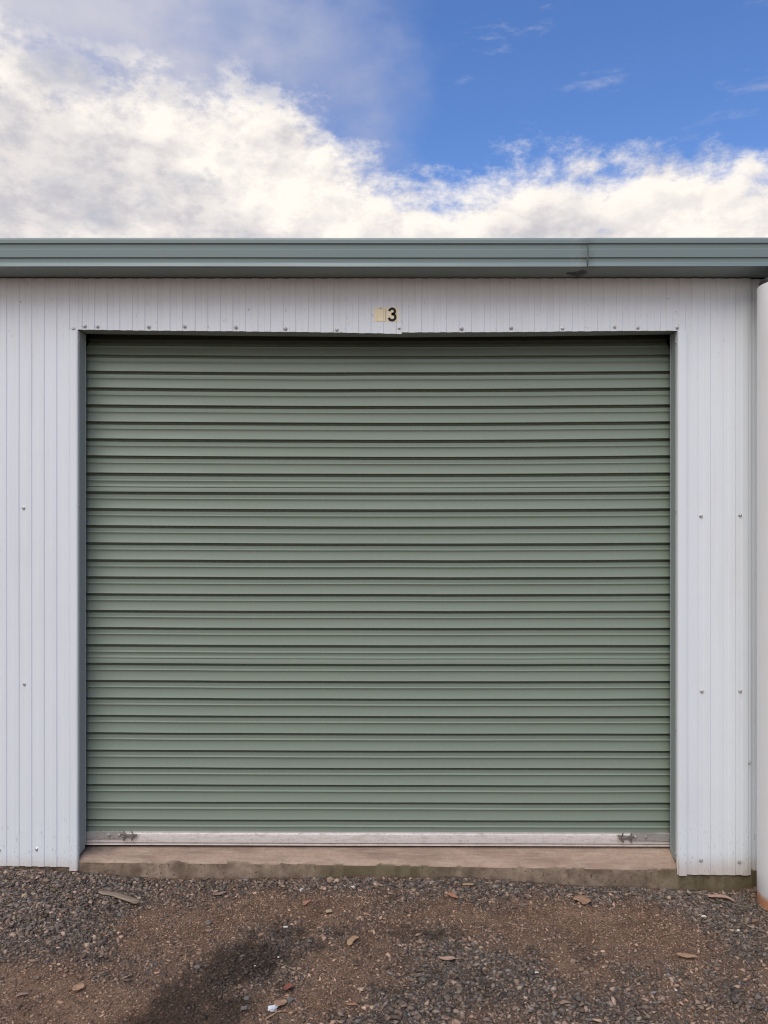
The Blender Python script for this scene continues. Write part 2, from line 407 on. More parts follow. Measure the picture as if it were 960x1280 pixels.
def make_stones():
    NC = 480000
    x = rng.uniform(-2.6, 2.6, NC); y = -rng.uniform(.0, 1.0, NC)**1.15 * 1.9 - .012
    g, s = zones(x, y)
    view = np.abs(x) < (D + y) * .53 + .12
    strip = np.exp(y / .07)
    u = rng.random(NC)
    r = .0026 * (1 - rng.random(NC))**(-.62)             # many crumbs, few big stones
    big = .0072 + .0070*np.clip(g + .35*strip, 0, 1)
    r = np.minimum(r, big * rng.uniform(.45, 1.3, NC))
    keepp = np.where(r > .0045, .30 + .70*np.clip(g, 0, 1)**1.2,   .72 + .2*g)
    keep = (u < keepp * .72) & (view | (rng.random(NC) < .25))
    x, y, r, g, s = x[keep], y[keep], r[keep], g[keep], s[keep]
    y = np.minimum(y, -.004 - r * .9)
    n = len(x)
    z = ground_z(x, y) + r * rng.uniform(-.05, .5, n)
    sc = np.stack([r*rng.uniform(.8,1.45,n), r*rng.uniform(.7,1.15,n), r*rng.uniform(.55,.95,n)], 1)
    Rm = rot_mats(n)
    # each stone's own rock colour: basalt greys, brown dusty ones, a few pale
    tone = np.clip(rng.lognormal(0, .48, n), .3, 2.8)
    grey = np.stack([.150*tone, .119*tone, .095*tone], 1); brown = np.stack([.262*tone**.95, .164*tone**.95, .110*tone**.95], 1)
    blue = np.stack([.110*tone, .096*tone, .084*tone], 1)
    w = np.clip(1.08 - g*.78 + rng.normal(0, .22, n), 0, 1)[:, None]
    c = grey*(1-w) + brown*w
    bl = (rng.random(n) < .30*g)[:, None]; c = np.where(bl, blue, c)
    pale = (rng.random(n) < .010)[:, None]; c = np.where(pale, np.array([[.34,.27,.20]])*rng.uniform(.6,1.3,(n,1)), c)
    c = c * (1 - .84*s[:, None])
    k = rng.integers(0, len(protos), n)
    V, Q, Cc, base = [], [], [], 0
    for i, (pv, pf) in enumerate(protos):
        m = np.where(k == i)[0]
        if not len(m): continue
        P = np.einsum('nij,nvj->nvi', Rm[m], pv[None] * sc[m][:, None, :]) + np.stack([x[m], y[m], z[m]], 1)[:, None, :]
        V.append(P.reshape(-1, 3)); nv = len(pv)
        Q.append((pf[None] + (np.arange(len(m))*nv)[:, None, None] + base).reshape(-1, 3)); base += nv*len(m)
        Cc.append(np.repeat(c[m], nv, 0))
    V = np.concatenate(V); Q = np.concatenate(Q); Cc = np.concatenate(Cc)
    me = bpy.data.meshes.new('gravel'); fill_mesh(me, V, Q)
    a = me.attributes.new('rock', 'FLOAT_COLOR', 'POINT'); a.data.foreach_set('color', np.concatenate([Cc, np.ones((len(Cc), 1))], 1).astype(np.float32).ravel())
    print('stones', n, 'tris', len(Q))
    return me
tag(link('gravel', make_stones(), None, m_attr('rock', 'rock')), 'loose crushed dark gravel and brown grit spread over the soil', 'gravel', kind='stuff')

# ------------------------------------------------------------------ the shed
shed = link('storage_shed', None, loc=(0, 0, 0))
tag(shed, 'white ribbed metal storage shed with a wide green roller door', 'shed')
PITCH = 15.7 / F * D; PH0 = wx(56.3); RIB = .0039
def rib(x):                              # the ribbed profile: how far the sheet stands out at x
    t = ((x - PH0) / PITCH) % 1.0; e = .07
    if t < .5 - e: return 0.
    if t < .5: return RIB * (t - .5 + e) / e
    if t < 1 - e: return RIB
    return RIB * (1 - t) / e
def rib_xs(x0, x1):
    xs = [x0]; k0 = math.floor((x0 - PH0) / PITCH) - 1
    for kk in range(k0, k0 + int((x1-x0)/PITCH) + 4):
        for t in (0, .5-.07, .5, 1-.07):
            v = PH0 + (kk + t) * PITCH
            if x0 + 1e-4 < v < x1 - 1e-4: xs.append(v)
    return sorted(xs) + [x1]
def cladding(px0, px1, zlow, ztop, off=0., rows=14, parent=shed):
    x0, x1 = (wx(px0), wx(px1)); xs = rib_xs(x0, x1); vs = []
    for j in range(rows + 1):
        for x in xs:
            zb = zlow(x) if callable(zlow) else zlow
            z = zb + (ztop - zb) * j / rows
            w = .0022 * float(vnoise(x*1.7+4, z*1.9+off*500)) + .0010 * float(vnoise(x*7, z*6))
            vs.append((x, -rib(x) - off + w, z + (.0012*float(vnoise(x*40, 3)) if j == 0 else 0)))
    n = len(xs)
    fs = [(j*n+i, j*n+i+1, (j+1)*n+i+1, (j+1)*n+i) for j in range(rows) for i in range(n-1)]
    o = link('cladding_sheet', mesh('cladding_sheet', vs, fs), shed, M['clad'])
    return thick(o, .0007, -1)
ZT = 2.7215
HEAD = lambda pts: (lambda x: float(np.interp(x, [wx(p) for p, _ in pts], [wz(q_) for _, q_ in pts])))
low_l = HEAD([(-900, 1081), (0, 1082), (97, 1083.5)]); low_r = HEAD([(850, 1093), (945, 1094), (1900, 1100)])
cladding(-860, -392, low_l, ZT, .0012); cladding(-393, -120, low_l, ZT); cladding(-121, 98, low_l, ZT, .0012)
cladding(98, 430, HEAD([(98, 412.2), (190, 413.3), (300, 414.2), (430, 415.8)]), ZT, .0, 8)
cladding(428.5, 502, HEAD([(428, 416.1), (480, 417), (502, 417.8)]), ZT, .0022, 8)
cladding(500.5, 700, HEAD([(500, 415.7), (640, 415.1), (700, 414.6)]), ZT, .0004, 8)
cladding(699, 846.5, HEAD([(699, 414.6), (760, 414.0), (846, 413.6)]), ZT, .0016, 8)
cladding(846.5, 938.5, low_r, ZT, .0004)
cladding(934, 1180, low_r, ZT, -.010); cladding(1179, 1500, low_r, ZT, -.009); cladding(1499, 1830, low_r, ZT, -.010)

# concrete slab: weathered sill sloping outwards in the doorway, rough upright edge
SX = [-5.05, wx(96), -1.2, -.9, -.4, .1, .5, .9, 1.15, wx(846), 1.6, 5.05]
sill = HEAD([(-900, 1073), (100, 1075.5), (340, 1078), (500, 1080), (700, 1083), (842, 1085.5), (2000, 1087)])
vs = []; nseg = 700
for i in range(nseg + 1):
    x = -5.05 + 10.1 * i / nseg
    chip = .010 * max(0., float(vnoise(x*23, 9)) - .30) / .2 + .004 * max(0., float(vnoise(x*60, 31)) - .2) / .3
    zf = sill(x) - chip; wob = .0022 * float(vnoise(x*14, 1)) + .0015 * float(vnoise(x*47, 5))
    under = x < wx(96) or x > wx(847)
    zf2 = min(zf, -.03 if not under else -.012)
    vs += [(x, .010 + wob, -.42), (x, .004 + wob + chip, zf - .012), (x, .012 + .6*wob, zf - .002 + wob), (x, .030, zf + (0 - zf) * .16), (x, .128, -.001), (x, 6.2, 0.)]
fs = [(i*6+j, (i+1)*6+j, (i+1)*6+j+1, i*6+j+1) for i in range(nseg) for j in range(5)]
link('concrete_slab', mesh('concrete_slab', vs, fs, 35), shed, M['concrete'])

# shell behind the front: side and back walls, roof
mb = MB()
for xa, xb in ((-5.05, -5.0), (5.0, 5.05)):
    pr_ = [(.02, -.2), (6.2, -.2), (6.2, 3.108), (.02, 2.806)]
    mb.add([(x_, y_, z_) for x_ in (xa, xb) for y_, z_ in pr_], [(0, 1, 2, 3), (7, 6, 5, 4)] + [(q_, 4+q_, 4+(q_+1) % 4, (q_+1) % 4) for q_ in range(4)])
mb.box(-4.998, 4.998, 6.15, 6.198, -.2, 3.105)
mb.build('side_wall', M['clad'], shed)
mb = MB(); n = 101; vs = []
for j, (yy, zz) in enumerate(((-.06, 2.805), (6.35, 3.12))):
    for i in range(n*4):
        x = -5.1 + 10.2*i/(n*4-1); vs.append((x, yy, zz + (.022 if i % 4 in (1, 2) else 0)))
mb.add(vs, [(i, i+1, n*4+i+1, n*4+i) for i in range(n*4-1)])
thick(mb.build('roof', M['roof'], shed), .001)
mb = MB(); mb.box(-4.99, wx(98)-.03, .03, .05, .005, 2.802); mb.box(wx(846.5)+.03, 4.99, .03, .05, .005, 2.802); mb.box(wx(98)-.03, wx(846.5)+.03, .03, .05, wz(412)+.03, 2.802)
mb.build('wall_lining', M['inner'], shed)

# opening: white jamb flashings, green steel reveals and lintel
def flashing(pxo, pxi, pyb, ret, lean):
    s = 1 if pxi > pxo else -1
    xo, xi = wx(pxo), wx(pxi); zt, zb = wz(413.5), wz(pyb)
    vs = []; rows = 26
    for j in range(rows+1):
        f = j/rows; z = zt + (zb-zt)*f
        fl = lean * max(0, (f-.955)/.045) ; wv = .0012*float(vnoise(z*5, pxo)) 
        jag = .003*float(vnoise(z*60, 8))*max(0, (f-.9)/.1)
        vs += [(xo, -.0045, z), (xo, -.0105, z), (xi - s*.0035 + wv - s*fl + jag, -.0105, z), (xi + wv - s*fl + jag, -.0075, z), (xi + wv - s*fl*.6, ret, z)]
    fs = [(j*5+i, j*5+i+1, (j+1)*5+i+1, (j+1)*5+i) for j in range(rows) for i in range(4)]
    thick(link('jamb_flashing', mesh('jamb_flashing', vs, fs), shed, M['clad']), .0008, -s)
flashing(88, 97.7, 1087.5, .012, .0); flashing(857, 847, 1093.5, .022, .006)
def reveal(px, sgn, pyb, y0):
    x = wx(px); mb = MB()
    zt, zb = wz(413), wz(pyb, .03)
    a, b_ = sorted((x, x - sgn*.003)); mb.box(a, b_, y0, .0795, zb, zt)
    a, b_ = sorted((x + sgn*.0035, x - sgn*.03)); mb.box(a, b_, .080, .0835, zb + .02, zt)     # lip of the door guide
    return mb.build('jamb_reveal', M['jamb'], shed)
reveal(98.2, 1, 1066, .0125); reveal(846.4, -1, 1074, .0225)
vs = []; ns = 40
for i in range(ns+1):
    x = wx(97) + (wx(847.5)-wx(97))*i/ns; p = 480 + x/D*F
    zc = wz(float(np.interp(p, [97, 430, 500, 850], [412.6, 415.2, 416.0, 413.2]))) + .004
    sag = float(np.interp(p, [97, 300, 700, 850], [0, -.004, -.004, 0]))
    vs += [(x, .003, zc+.05), (x, .003, zc), (x, .097, zc+sag), (x, .097, zc+.02+sag), (x, .094, zc + .20), ]
fs = [(i*5+j, (i+1)*5+j, (i+1)*5+j+1, i*5+j+1) for i in range(ns) for j in range(4)]
thick(link('lintel', mesh('lintel', vs, fs), shed, M['jamb']), .0015)

# ------------------------------------------------------------------ roller door
DX0, DX1, DY = wx(106, .08) - .012, wx(838, .08) + .012, .128
DEEP = 1.4
mb = MB(); c = ((DX0+DX1)/2, .31, 2.70)
nn = 22; vs = []
for xx in (DX0-.02, DX1+.02):
    for i in range(nn): vs.append((xx, c[1] + .15*math.cos(2*math.pi*i/nn), c[2] + .15*math.sin(2*math.pi*i/nn) - .05))
mb.add(vs, [(i, (i+1) % nn, nn+(i+1) % nn, nn+i) for i in range(nn)])
door = mb.build('roller_door', M['door'], shed, smooth=40)   # the rolled-up drum; curtain, rail and latches hang from it
LIPS = [402.6, 423.6, 444.6, 465.4, 486.2, 507.3, 528.3, 549.6, 570.9, 592.2, 615.6, 636.6, 657.9, 679.2, 700.2, 721.5, 742.6, 763.6, 784.9, 806.4, 829.9, 851.3, 873.2, 895, 916.7, 938.3, 960, 981.3, 1003, 1025]
LIPO = .0125
P_STD = [(0,.0125),(.010,.0120),(.022,.0075),(.032,.0),(.055,-.0040),(.105,-.0042),(.145,-.001),(.180,.0026),(.22,.0036),(.345,.0040),(.356,.0046),(.405,.0084),(.417,.0088),(.430,.0085),(.47,.0068)] + [(f, .0058 + .0067*((f-.54)/.46)**1.8) for f in (.54,.60,.66,.72,.78,.84,.90,.95)] + [(.98,.0122),(1.,.0125)]
P_SEAM = P_STD[:15] + [(.54,.0058),(.62,.0056),(.645,.0062),(.70,.0084),(.735,.0086),(.75,.0066),(.772,.0064),(.79,.0090),(.88,.0106),(.96,.0122),(1.,.0125)]
P_LAST = P_STD[:15] + [(.50,.0060),(.6,.0058),(.7,.0060),(.78,.0064),(.80,.008),(.86,.008),(.87,.0)]
def sag(x, py):
    u = 2*(x-DX0)/(DX1-DX0) - 1
    a = float(np.interp(py, [420, 560, 700, 1000, 1042], [.0085, .0080, .0045, .002, 0]))
    tilt = float(np.interp(py, [420, 700, 1042], [0, -.001, -.004]))
    return a * u*u + tilt * u
def slat(i):
    py0 = LIPS[i]; last = i == len(LIPS)-1
    py1 = 1047.2 if last else LIPS[i+1]
    yl = DY - LIPO * DEEP
    z0, z1 = wz(py0, yl) - .0085*.4, wz(py1, yl) - .0085*.4
    z0 = wz(py0, yl); z1 = wz(py1, yl)
    prof = P_LAST if last else (P_SEAM if i in (9, 19) else P_STD)
    ns = 40; vs = []; zc = z0
    for kx in range(ns+1):
        x = DX0 + (DX1-DX0)*kx/ns
        d0 = sag(x, py0) + .0016*float(vnoise(x*3.1, i*.5)) ; d1 = sag(x, py1) + .0016*float(vnoise(x*3.1, (i+1)*.5))
        wy = lambda f: .005*float(vnoise(x*1.3+7, (i+f)*.35)) + .0015*float(vnoise(x*6, (i+f)*.8))
        for f, o_ in prof:
            pyf = py0 + (py1-py0)*f; back = .13 * max(0, (446-pyf)/42)**1.5
            vs.append((x, DY - o_ * DEEP + back + wy(f), (z0+d0)*(1-f) + (z1+d1)*f - zc))
    n = len(prof)
    fs = [(kx*n+j+1, (kx+1)*n+j+1, (kx+1)*n+j, kx*n+j) for kx in range(ns) for j in range(n-1)]
    return link('slat', mesh('slat', vs, fs, 30), door, M['door'], (0, 0, zc))
for i in range(len(LIPS)): slat(i)
# bottom rail: two-step aluminium extrusion with a rubber seal under it
yr = .099; rz = lambda py: wz(py, yr)
prof = [(.130, rz(1042.2)), (.104, rz(1042.2)), (yr+.001, rz(1043.2)), (yr-.0005, rz(1044)), (yr-.003, rz(1053.4)), (yr-.001, rz(1054.0)), (yr+.006, rz(1054.3)), (yr+.006, rz(1055.0)), (yr-.004, rz(1055.3)), (yr-.005, rz(1056.6)), (yr+.0, rz(1057.2)), (.130, rz(1057.2))]
ns = 30; vs = []
for i in range(ns+1):
    x = DX0 + .004 + (DX1-DX0-.008)*i/ns
    dz = sag(x, 1042) + .0008*float(vnoise(x*4, 2))
    vs += [(x, y_, z_+dz) for y_, z_ in prof]
n = len(prof)
fs = [(i*n+j+1, (i+1)*n+j+1, (i+1)*n+j, i*n+j) for i in range(ns) for j in range(n-1)] + [tuple(range(n)), tuple(range(ns*n, ns*n+n))[::-1]]
link('bottom_rail', mesh('bottom_rail', vs, fs, 35), door, M['rail'])
mb = MB(); mb.box(DX0+.006, DX1-.006, yr+.010, .124, -.004, rz(1057.6)); mb.build('bottom_seal', M['rubber'], door)
# a slide latch at each end of the rail
def latch(pl0, pl1, br0, br1, riv, hooks, s, dz):
    y0 = yr - .0035; mb = MB(); Zp = lambda q_: wz(q_ + dz, y0)
    a, b_ = sorted((wx(pl0, y0), wx(pl1, y0))); mb.box(a, b_, y0-.0065, y0-.0005, Zp(1048), Zp(1038.5))
    a, b_ = sorted((wx(br0, y0), wx(br1, y0))); mb.box(a, b_, y0-.0040, y0-.0004, Zp(1049.2), Zp(1039.5))
    for px in riv: mb.lathe((wx(px, y0), y0-.0065, Zp(1043)), [(.0085, 0), (.0085, .002), (.0065, .0055), (.002, .0075)], 12, 'Y')
    o = mb.build('latch', M['galv'], door, bevel=.0006)
    mb = MB()
    for h in hooks:
        x = wx(h, y0); zt = Zp(1038.8)
        pts = [(x - .008, y0-.004, zt), (x-.002, y0-.014, zt-.004), (x+.004, y0-.018, zt-.014), (x+.002, y0-.016, zt-.030), (x-.006, y0-.010, zt-.040), (x-.010, y0-.006, zt-.034)]
        if s < 0: pts = [(2*x - p[0], p[1], p[2]) for p in pts]
        mb.tube(pts, .0032, 7)
    xa, xb = wx(min(hooks)-5, y0), wx(max(hooks)+5, y0)
    mb.tube([(xa, y0-.008, Zp(1041.5)), ((xa+xb)/2, y0-.011, Zp(1042.3)), (xb, y0-.008, Zp(1042.6))], .0042, 8)
    mb.tube([(xa+.004, y0-.009, Zp(1044.8)), ((xa+xb)/2, y0-.006, Zp(1045.8)), (xb-.004, y0-.009, Zp(1044.8))], .0028, 8)
    mb.build('latch_bolt', M['iron'], door, smooth=60)
latch(123.5, 156, 107.5, 124.5, (136.5, 149.5), (157, 167), 1, 0)
latch(789, 819, 818, 836.5, (793.5, 806.5), (776.5, 787), -1, 2.2)

# ------------------------------------------------------------------ gutter and downpipe
GD = .161
gz = lambda py: wz(py, -GD)
gprof = [(.004, gz(300)), (.004, gz(334)+.001), (-GD+.006, gz(334)), (-GD, gz(333)), (-GD+.0045, gz(328.4)), (-GD+.0095, gz(327.2)), (-GD+.0095, gz(322.4)), (-GD+.0035, gz(321.3)),
         (-GD+.0040, gz(311.6)), (-GD+.0095, gz(310.2)), (-GD+.0092, gz(304.8)), (-GD+.0022, gz(303.6)), (-GD+.0030, gz(299.2)), (-GD+.0065, gz(296.8)), (-GD+.0125, gz(296.2)), (-GD+.018, gz(298)), (-GD+.017, gz(304))]
def gutter(x0, x1, dz, dy, slope):
    ns = max(2, int((x1-x0)/.12)); vs = []
    for i in range(ns+1):
        x = x0 + (x1-x0)*i/ns
        w = .0020*float(vnoise(x*1.4, 3)); w2 = .0012*float(vnoise(x*2.3+9, 4))
        for (y_, z_) in gprof: vs.append((x, y_ - dy + w2, z_ + dz + slope*(x-x0) + w))
    n = len(gprof)
    fs = [(i*n+j, i*n+j+1, (i+1)*n+j+1, (i+1)*n+j) for i in range(ns) for j in range(n-1)]
    return thick(link('gutter_section', mesh('gutter_section', vs, fs), shed, M['gutter']), .0012, 1)
JX = wx(735, -GD)
g1 = gutter(-5.1, JX + .03, .0, .0, .0); g2 = gutter(JX, 5.1, .0004, .0022, .0003)
# grime that has leaked out of the joint: sealant smear on the face and under the lap
mb = MB()
def smear(pts, y0, nrm):
    vs = []; n = len(pts)
    mb.add([(x, y_, z_) for x, y_, z_ in pts], [tuple(range(n))])
def blob(cx, cz, rx, rz_, y0, seed):
    vs = [(cx, y0-.0012, cz)]; n = 22
    for i in range(n):
        a = 2*math.pi*i/n; k = 1 + .55*float(vnoise(3*math.cos(a)+seed, 3*math.sin(a)))
        vs.append((cx + rx*k*math.cos(a), y0, cz + rz_*k*math.sin(a)))
    mb.add(vs, [(0, 1+(i+1) % n, 1+i) for i in range(n)])
zbm = gz(334) - .0016
vs = [(JX-.012, -GD*.45, zbm-.003)]; n = 26
for i in range(n):
    a = 2*math.pi*i/n; k = 1 + .7*float(vnoise(2.5*math.cos(a)+3, 2.5*math.sin(a)+8))
    vs.append((JX-.014 + .030*k*math.cos(a) - (.035 if math.cos(a) < -.8 else 0), -GD*.45 + .05*k*math.sin(a), zbm))
mb.add(vs, [(0, 1+i, 1+(i+1) % n) for i in range(n)])
mb.tube([(JX-.002, -GD-.0015, gz(332)), (JX-.001, -GD+.0008, gz(323.5)), (JX+.001, -GD+.0005, gz(312)), (JX-.001, -GD-.0002, gz(305))], .0018, 6, [1.6, 1.5, .8, .4])
sm = mb.build('joint_grime', M['grime'], g2)
# downpipe with its dark outlet collar
px_, py_, pr = 1.843, -.17, .15
gzp = float(ground_z(px_, py_ - pr)); zt = 2.640
mb = MB(); prof = [(pr-.004, -.08)] + [(pr, v) for v in np.linspace(-.075, zt - gzp - .004, 14)] + [(pr-.0015, zt-gzp), (pr-.006, zt-gzp+.0005), (pr-.007, zt-gzp-.02)]
mb.lathe((0, 0, 0), prof, 72)
dp = mb.build('downpipe', M['pipe'], shed, smooth=40, loc=(px_, py_, gzp))
mb = MB(); mb.lathe((0, 0, 0), [(pr-.010, zt-gzp-.03), (pr-.009, zt-gzp+.022), (pr-.016, zt-gzp+.028), (.060, zt-gzp+.034), (.058, gz(334)-gzp+.002)], 48)
mb.build('outlet_collar', M['dark'], dp, smooth=40)
for zz in (.62, 1.95):                   # strap brackets
    mb = MB(); mb.lathe((0, 0, 0), [(pr+.0005, zz-.014), (pr+.003, zz-.013), (pr+.003, zz+.013), (pr+.0005, zz+.014)], 60, cap=False)
    if False: mb.build('strap', M['pipe'], dp, smooth=40)

# ------------------------------------------------------------------ screws
mb = MB(); mb.lathe((0, 0, 0), [(.0088, 0), (.0088, .0008), (.0070, .0018)], 14, 'Y'); mb.lathe((0, -.0016, 0), [(.0056, 0), (.0054, .0042), (.0040, .0052)], 6, 'Y')
sc_me = mesh('screw', mb.v, mb.f); sc_me.materials.append(M['screw'])
for sxp, syp in [(92,411),(106,407.5),(122,408),(186,408.5),(231,408),(295,409),(357,411),(421,412),(499,410),(577,411),(639,410),(703,410.5),(768,409),(797,410),(846,410),
                 (30,635),(31,855),(0,1062),(46,1061),(876,645),(925,644),(877,864),(925,864),(876,1075),(924,1077),(936,953),(-80,635),(-80,855),(-110,1062),(1000,644),(1080,644),(1000,864),(1080,864)]:
    p = at(sxp, syp); extra = .012 if sxp < 98 and syp < 412 else .0
    o = link('screw', sc_me, shed, None, (p.x, -rib(p.x) - .0022 + (.010 if sxp > 938 else 0), p.z))
    o.rotation_euler = (random.uniform(-.22, .22), random.uniform(0, 1), random.uniform(-.22, .22))
mb = MB(); mb.lathe((0, 0, 0), [(.0055, 0), (.0050, .002), (.002, .0036)], 10, 'Y')
rv_me = mesh('rivet', mb.v, mb.f); rv_me.materials.append(M['screw'])
for pxs, pys, s in [(98, 427, 1), (98, 632, 1), (98, 878, 1), (98, 1060, 1), (846.5, 428, -1), (846.5, 639, -1), (846.5, 912, -1), (846.5, 1068, -1)]:
    o = link('rivet', rv_me, shed, None, (wx(pxs) + s*.0008, .008 if s > 0 else .014, wz(pys, .01))); o.rotation_euler = (0, 0, R(90) * s)

# ------------------------------------------------------------------ number stickers, pressed over the ribs
def drape(x, z, lift): return (x, -rib(x) - .0022 - lift, z)
def sticker(pts, m, label, name='number_sticker', ox=0):
    x0, x1 = wx(pts[0]), wx(pts[1]); zt_, zb_ = wz(pts[2]), wz(pts[3]); c = ((x0+x1)/2, 0, (zt_+zb_)/2)
    xs = rib_xs(x0, x1); xs = sorted(set(xs + list(np.linspace(x0, x1, 12)))); vs = []; rows = 5
    for j in range(rows+1):
        for x in xs:
            z = zt_ + (zb_-zt_)*j/rows
            e = .0012*float(vnoise(x*160+ox, 4)) if j in (0, rows) else 0
            cur = .0035*max(0, float(vnoise(x*45+ox, 9)))*(1 if j == rows else 0)
            vs.append(tuple(np.subtract(drape(x, z+e, .0012+cur), c)))
    n = len(xs); fs = [(j*n+i, (j+1)*n+i, (j+1)*n+i+1, j*n+i+1) for j in range(rows) for i in range(n-1)]
    o = thick(link(name, mesh(name, vs, fs), None, m, c), .0007, -1)
    return tag(o, label, 'number sticker', 'door number stickers above the roller door'), c
s1, c1_ = sticker((468, 482.6, 384.8, 402.2), M['stk'], 'faded cream sticker with its digit peeled off, beside the black 3', ox=3)
s2, c2_ = sticker((483.4, 498, 384.6, 402.4), M['stkw'], 'cream door number sticker with a bold black 3', ox=40)
def digit(ctr, paths, wdt, parent, c, name, m=None):
    vs, fs = [], []
    for path in paths:
        pts = [Vector((wx(p), 0, wz(q_))) for p, q_ in path]; b0 = len(vs)
        for i, p in enumerate(pts):
            t = (pts[min(i+1, len(pts)-1)] - pts[max(i-1, 0)]).normalized(); nrm = Vector((-t.z, 0, t.x))
            for kk in (-1, -.33, .33, 1):
                qv = p + nrm*wdt*kk; vs.append(tuple(np.subtract(drape(qv.x, qv.z, .0027), c)))
        for i in range(len(pts)-1):
            for kk in range(3): a = b0 + i*4 + kk; fs.append((a, a+1, a+5, a+4))
    return link(name, mesh(name, vs, fs), parent, m or M['ink'])
def arc(cx, cy, rx, ry, a0, a1, n=16): return [(cx + rx*math.cos(R(a0+(a1-a0)*i/n)), cy + ry*math.sin(R(a0+(a1-a0)*i/n))) for i in range(n+1)]
w3 = 1.5 / F * D
up = arc(490.1, 389.7, 3.5, 3.4, 188, 450); lo = arc(490.1, 396.9, 4.1, 3.9, -90, 172)
d3 = digit(None, [up + [(489.2, 393.1)], [(489.2, 393.0)] + lo], w3, s2, c2_, 'digit')
digit(None, [[(474.5, 385.9), (475.8, 385.6), (477.0, 386.0)]], .4/F*D, s1, c1_, 'digit_remnant')
digit(None, [[(482.0, 386.8), (482.1, 391), (482.0, 396), (482.1, 401)]], .18/F*D, s1, c1_, 'digit_remnant', M['smudge'])
for ob in (s1, s2): pass

# ------------------------------------------------------------------ litter on the ground
def on_ground(o, px, py, rz=0, lift=.006, tilt=(0, 0)):
    x, y, z = gp(px, py); o.location = (x, y, float(ground_z(x, y)) + lift); o.rotation_euler = (tilt[0], tilt[1], rz); return o
PXM = lambda py: (py - 640) / (CZ + .13)                # pixels per metre on the ground at that row
def leaf(px, py, L, Wd, ang, m, label, shape='gum', lift=.008, cup=.25, tilt=(0, 0), stem=True, grp='fallen leaves on the gravel'):
    L = 1.0*L / PXM(py); Wd = 1.1*Wd / PXM(py); n = 14; vs = []; r = random.Random(int(px*13+py))
    ph = r.uniform(0, 6)
    for i in range(n+1):
        f = i/n
        if shape == 'gum': w = math.sin(math.pi * f**.8)**.8 * (1 - .25*f)
        elif shape == 'round': w = math.sqrt(max(0, 1-(2*f-1)**2)) * (1 + .12*math.sin(5*f+ph))
        else: w = min(1, 5*f+.25, 12*(1-f)+.6) * (1 + .05*math.sin(11*f+ph))
        w = max(w, .02); bend = .09*L*math.sin(math.pi*f) + (.02 if shape in ('gum', 'round') else .004)*L*math.sin(7*f+ph); lifted = (.10*L*(f-.5)**2 + .03*L*math.sin(6*f+ph)) * (1 if shape in ('gum', 'round') else .3)
        for kk in (-1, -.5, 0, .5, 1):
            vs.append((L*(f-.5), bend + kk*w*Wd/2*(1 + .06*math.sin(17*f + kk)), lifted + cup*abs(kk)**1.5*w*Wd/2))
    fs = [(i*5+j, (i+1)*5+j, (i+1)*5+j+1, i*5+j+1) for i in range(n) for j in range(4)]
    name = {'gum': 'fallen_leaf', 'round': 'fallen_leaf', 'bark': 'bark_strip', 'chip': 'wood_chip'}[shape]
    o = link(name, mesh(name, vs, fs, 60), None, m)
    thick(o, .0009 if shape in ('gum', 'round') else .004, 1)
    on_ground(o, px, py, ang, lift + .003, tilt)
    if stem and shape == 'gum':
        mb = MB(); mb.tube([(-.5*L, 0, .1*L*.25), (-.58*L, -.02*L, .001+.02*L), (-.66*L, -.05*L, .001+.01*L)], .0011, 5); mb.build('stalk', m, o)
    cat = {'gum': 'leaf', 'round': 'leaf', 'bark': 'bark', 'chip': 'wood chip'}[shape]
    return tag(o, label, cat, grp)
LM = dict(
    tan=m_flat('dry_leaf_tan', (.43, .265, .165), (.32, .19, .115), 45), orange=m_flat('dry_leaf_orange', (.45, .22, .13), (.32, .145, .085), 45),
    pink=m_flat('dry_leaf_pink', (.48, .31, .23), (.37, .23, .165), 45), red=m_flat('dry_leaf_red', (.26, .095, .065), (.17, .07, .05), 45),
    bark=m_flat('grey_bark', (.30, .225, .165), (.19, .14, .105), 22, .9, .8, (.35, 2, 1)), brown=m_flat('brown_bark', (.38, .23, .15), (.27, .16, .10), 30, .9, .6),
    straw=m_flat('straw', (.38, .31, .22), (.28, .21, .15), 50), wood=m_flat('split_wood', (.48, .31, .18), (.34, .21, .12), 40, .8, .5, (.3, 3, 1)),
    white=m_flat('white_quartz', (.78, .74, .68), (.62, .56, .48), 60, .6), cream=m_flat('cream_stone', (.48, .36, .23), (.36, .26, .17), 60),
    rust=m_flat('rusty_stone', (.28, .16, .10), (.2, .12, .08), 50), dusty=m_flat('dusty_stone', (.32, .22, .16), (.24, .165, .12), 50),
    slate=m_flat('grey_stone', (.17, .15, .135), (.12, .105, .095), 60), mauve=m_flat('mauve_stone', (.23, .16, .14), (.17, .12, .105), 50))
leaf(147, 1127, 66, 9, R(-24), LM['bark'], 'long curved grey strip of bark lying by the left end of the sill', 'bark', .014, -.12, stem=False, grp=None)
leaf(98, 1239, 15, 14, R(20), LM['tan'], 'round tan leaf on bare brown soil near the bottom left', 'round', .007)
leaf(384, 1132, 15, 6, R(52), LM['orange'], 'small orange leaf left of the middle, below the sill', 'gum', .009, stem=False)
leaf(361, 1239, 14, 10, R(35), LM['red'], 'dark red curled leaf above the white crumpled paper', 'round', .008, .5)
leaf(351, 1258, 18, 12, R(38), LM['brown'], 'flat brown leaf lying right beside the white crumpled paper', 'round', .008, .1)
leaf(440, 1260, 15, 4, R(-12), LM['orange'], 'narrow orange leaf at the bottom edge, right of the white paper', 'gum', .008, stem=False)
leaf(441, 1180, 22, 7, R(64), LM['wood'], 'upright tan wood chip on the dark gravel, centre left', 'chip', .009, .05, stem=False, grp=None)
leaf(566, 1124, 18, 8, R(-48), LM['orange'], 'slanted orange leaf just below the middle of the sill', 'gum', .010, stem=False)
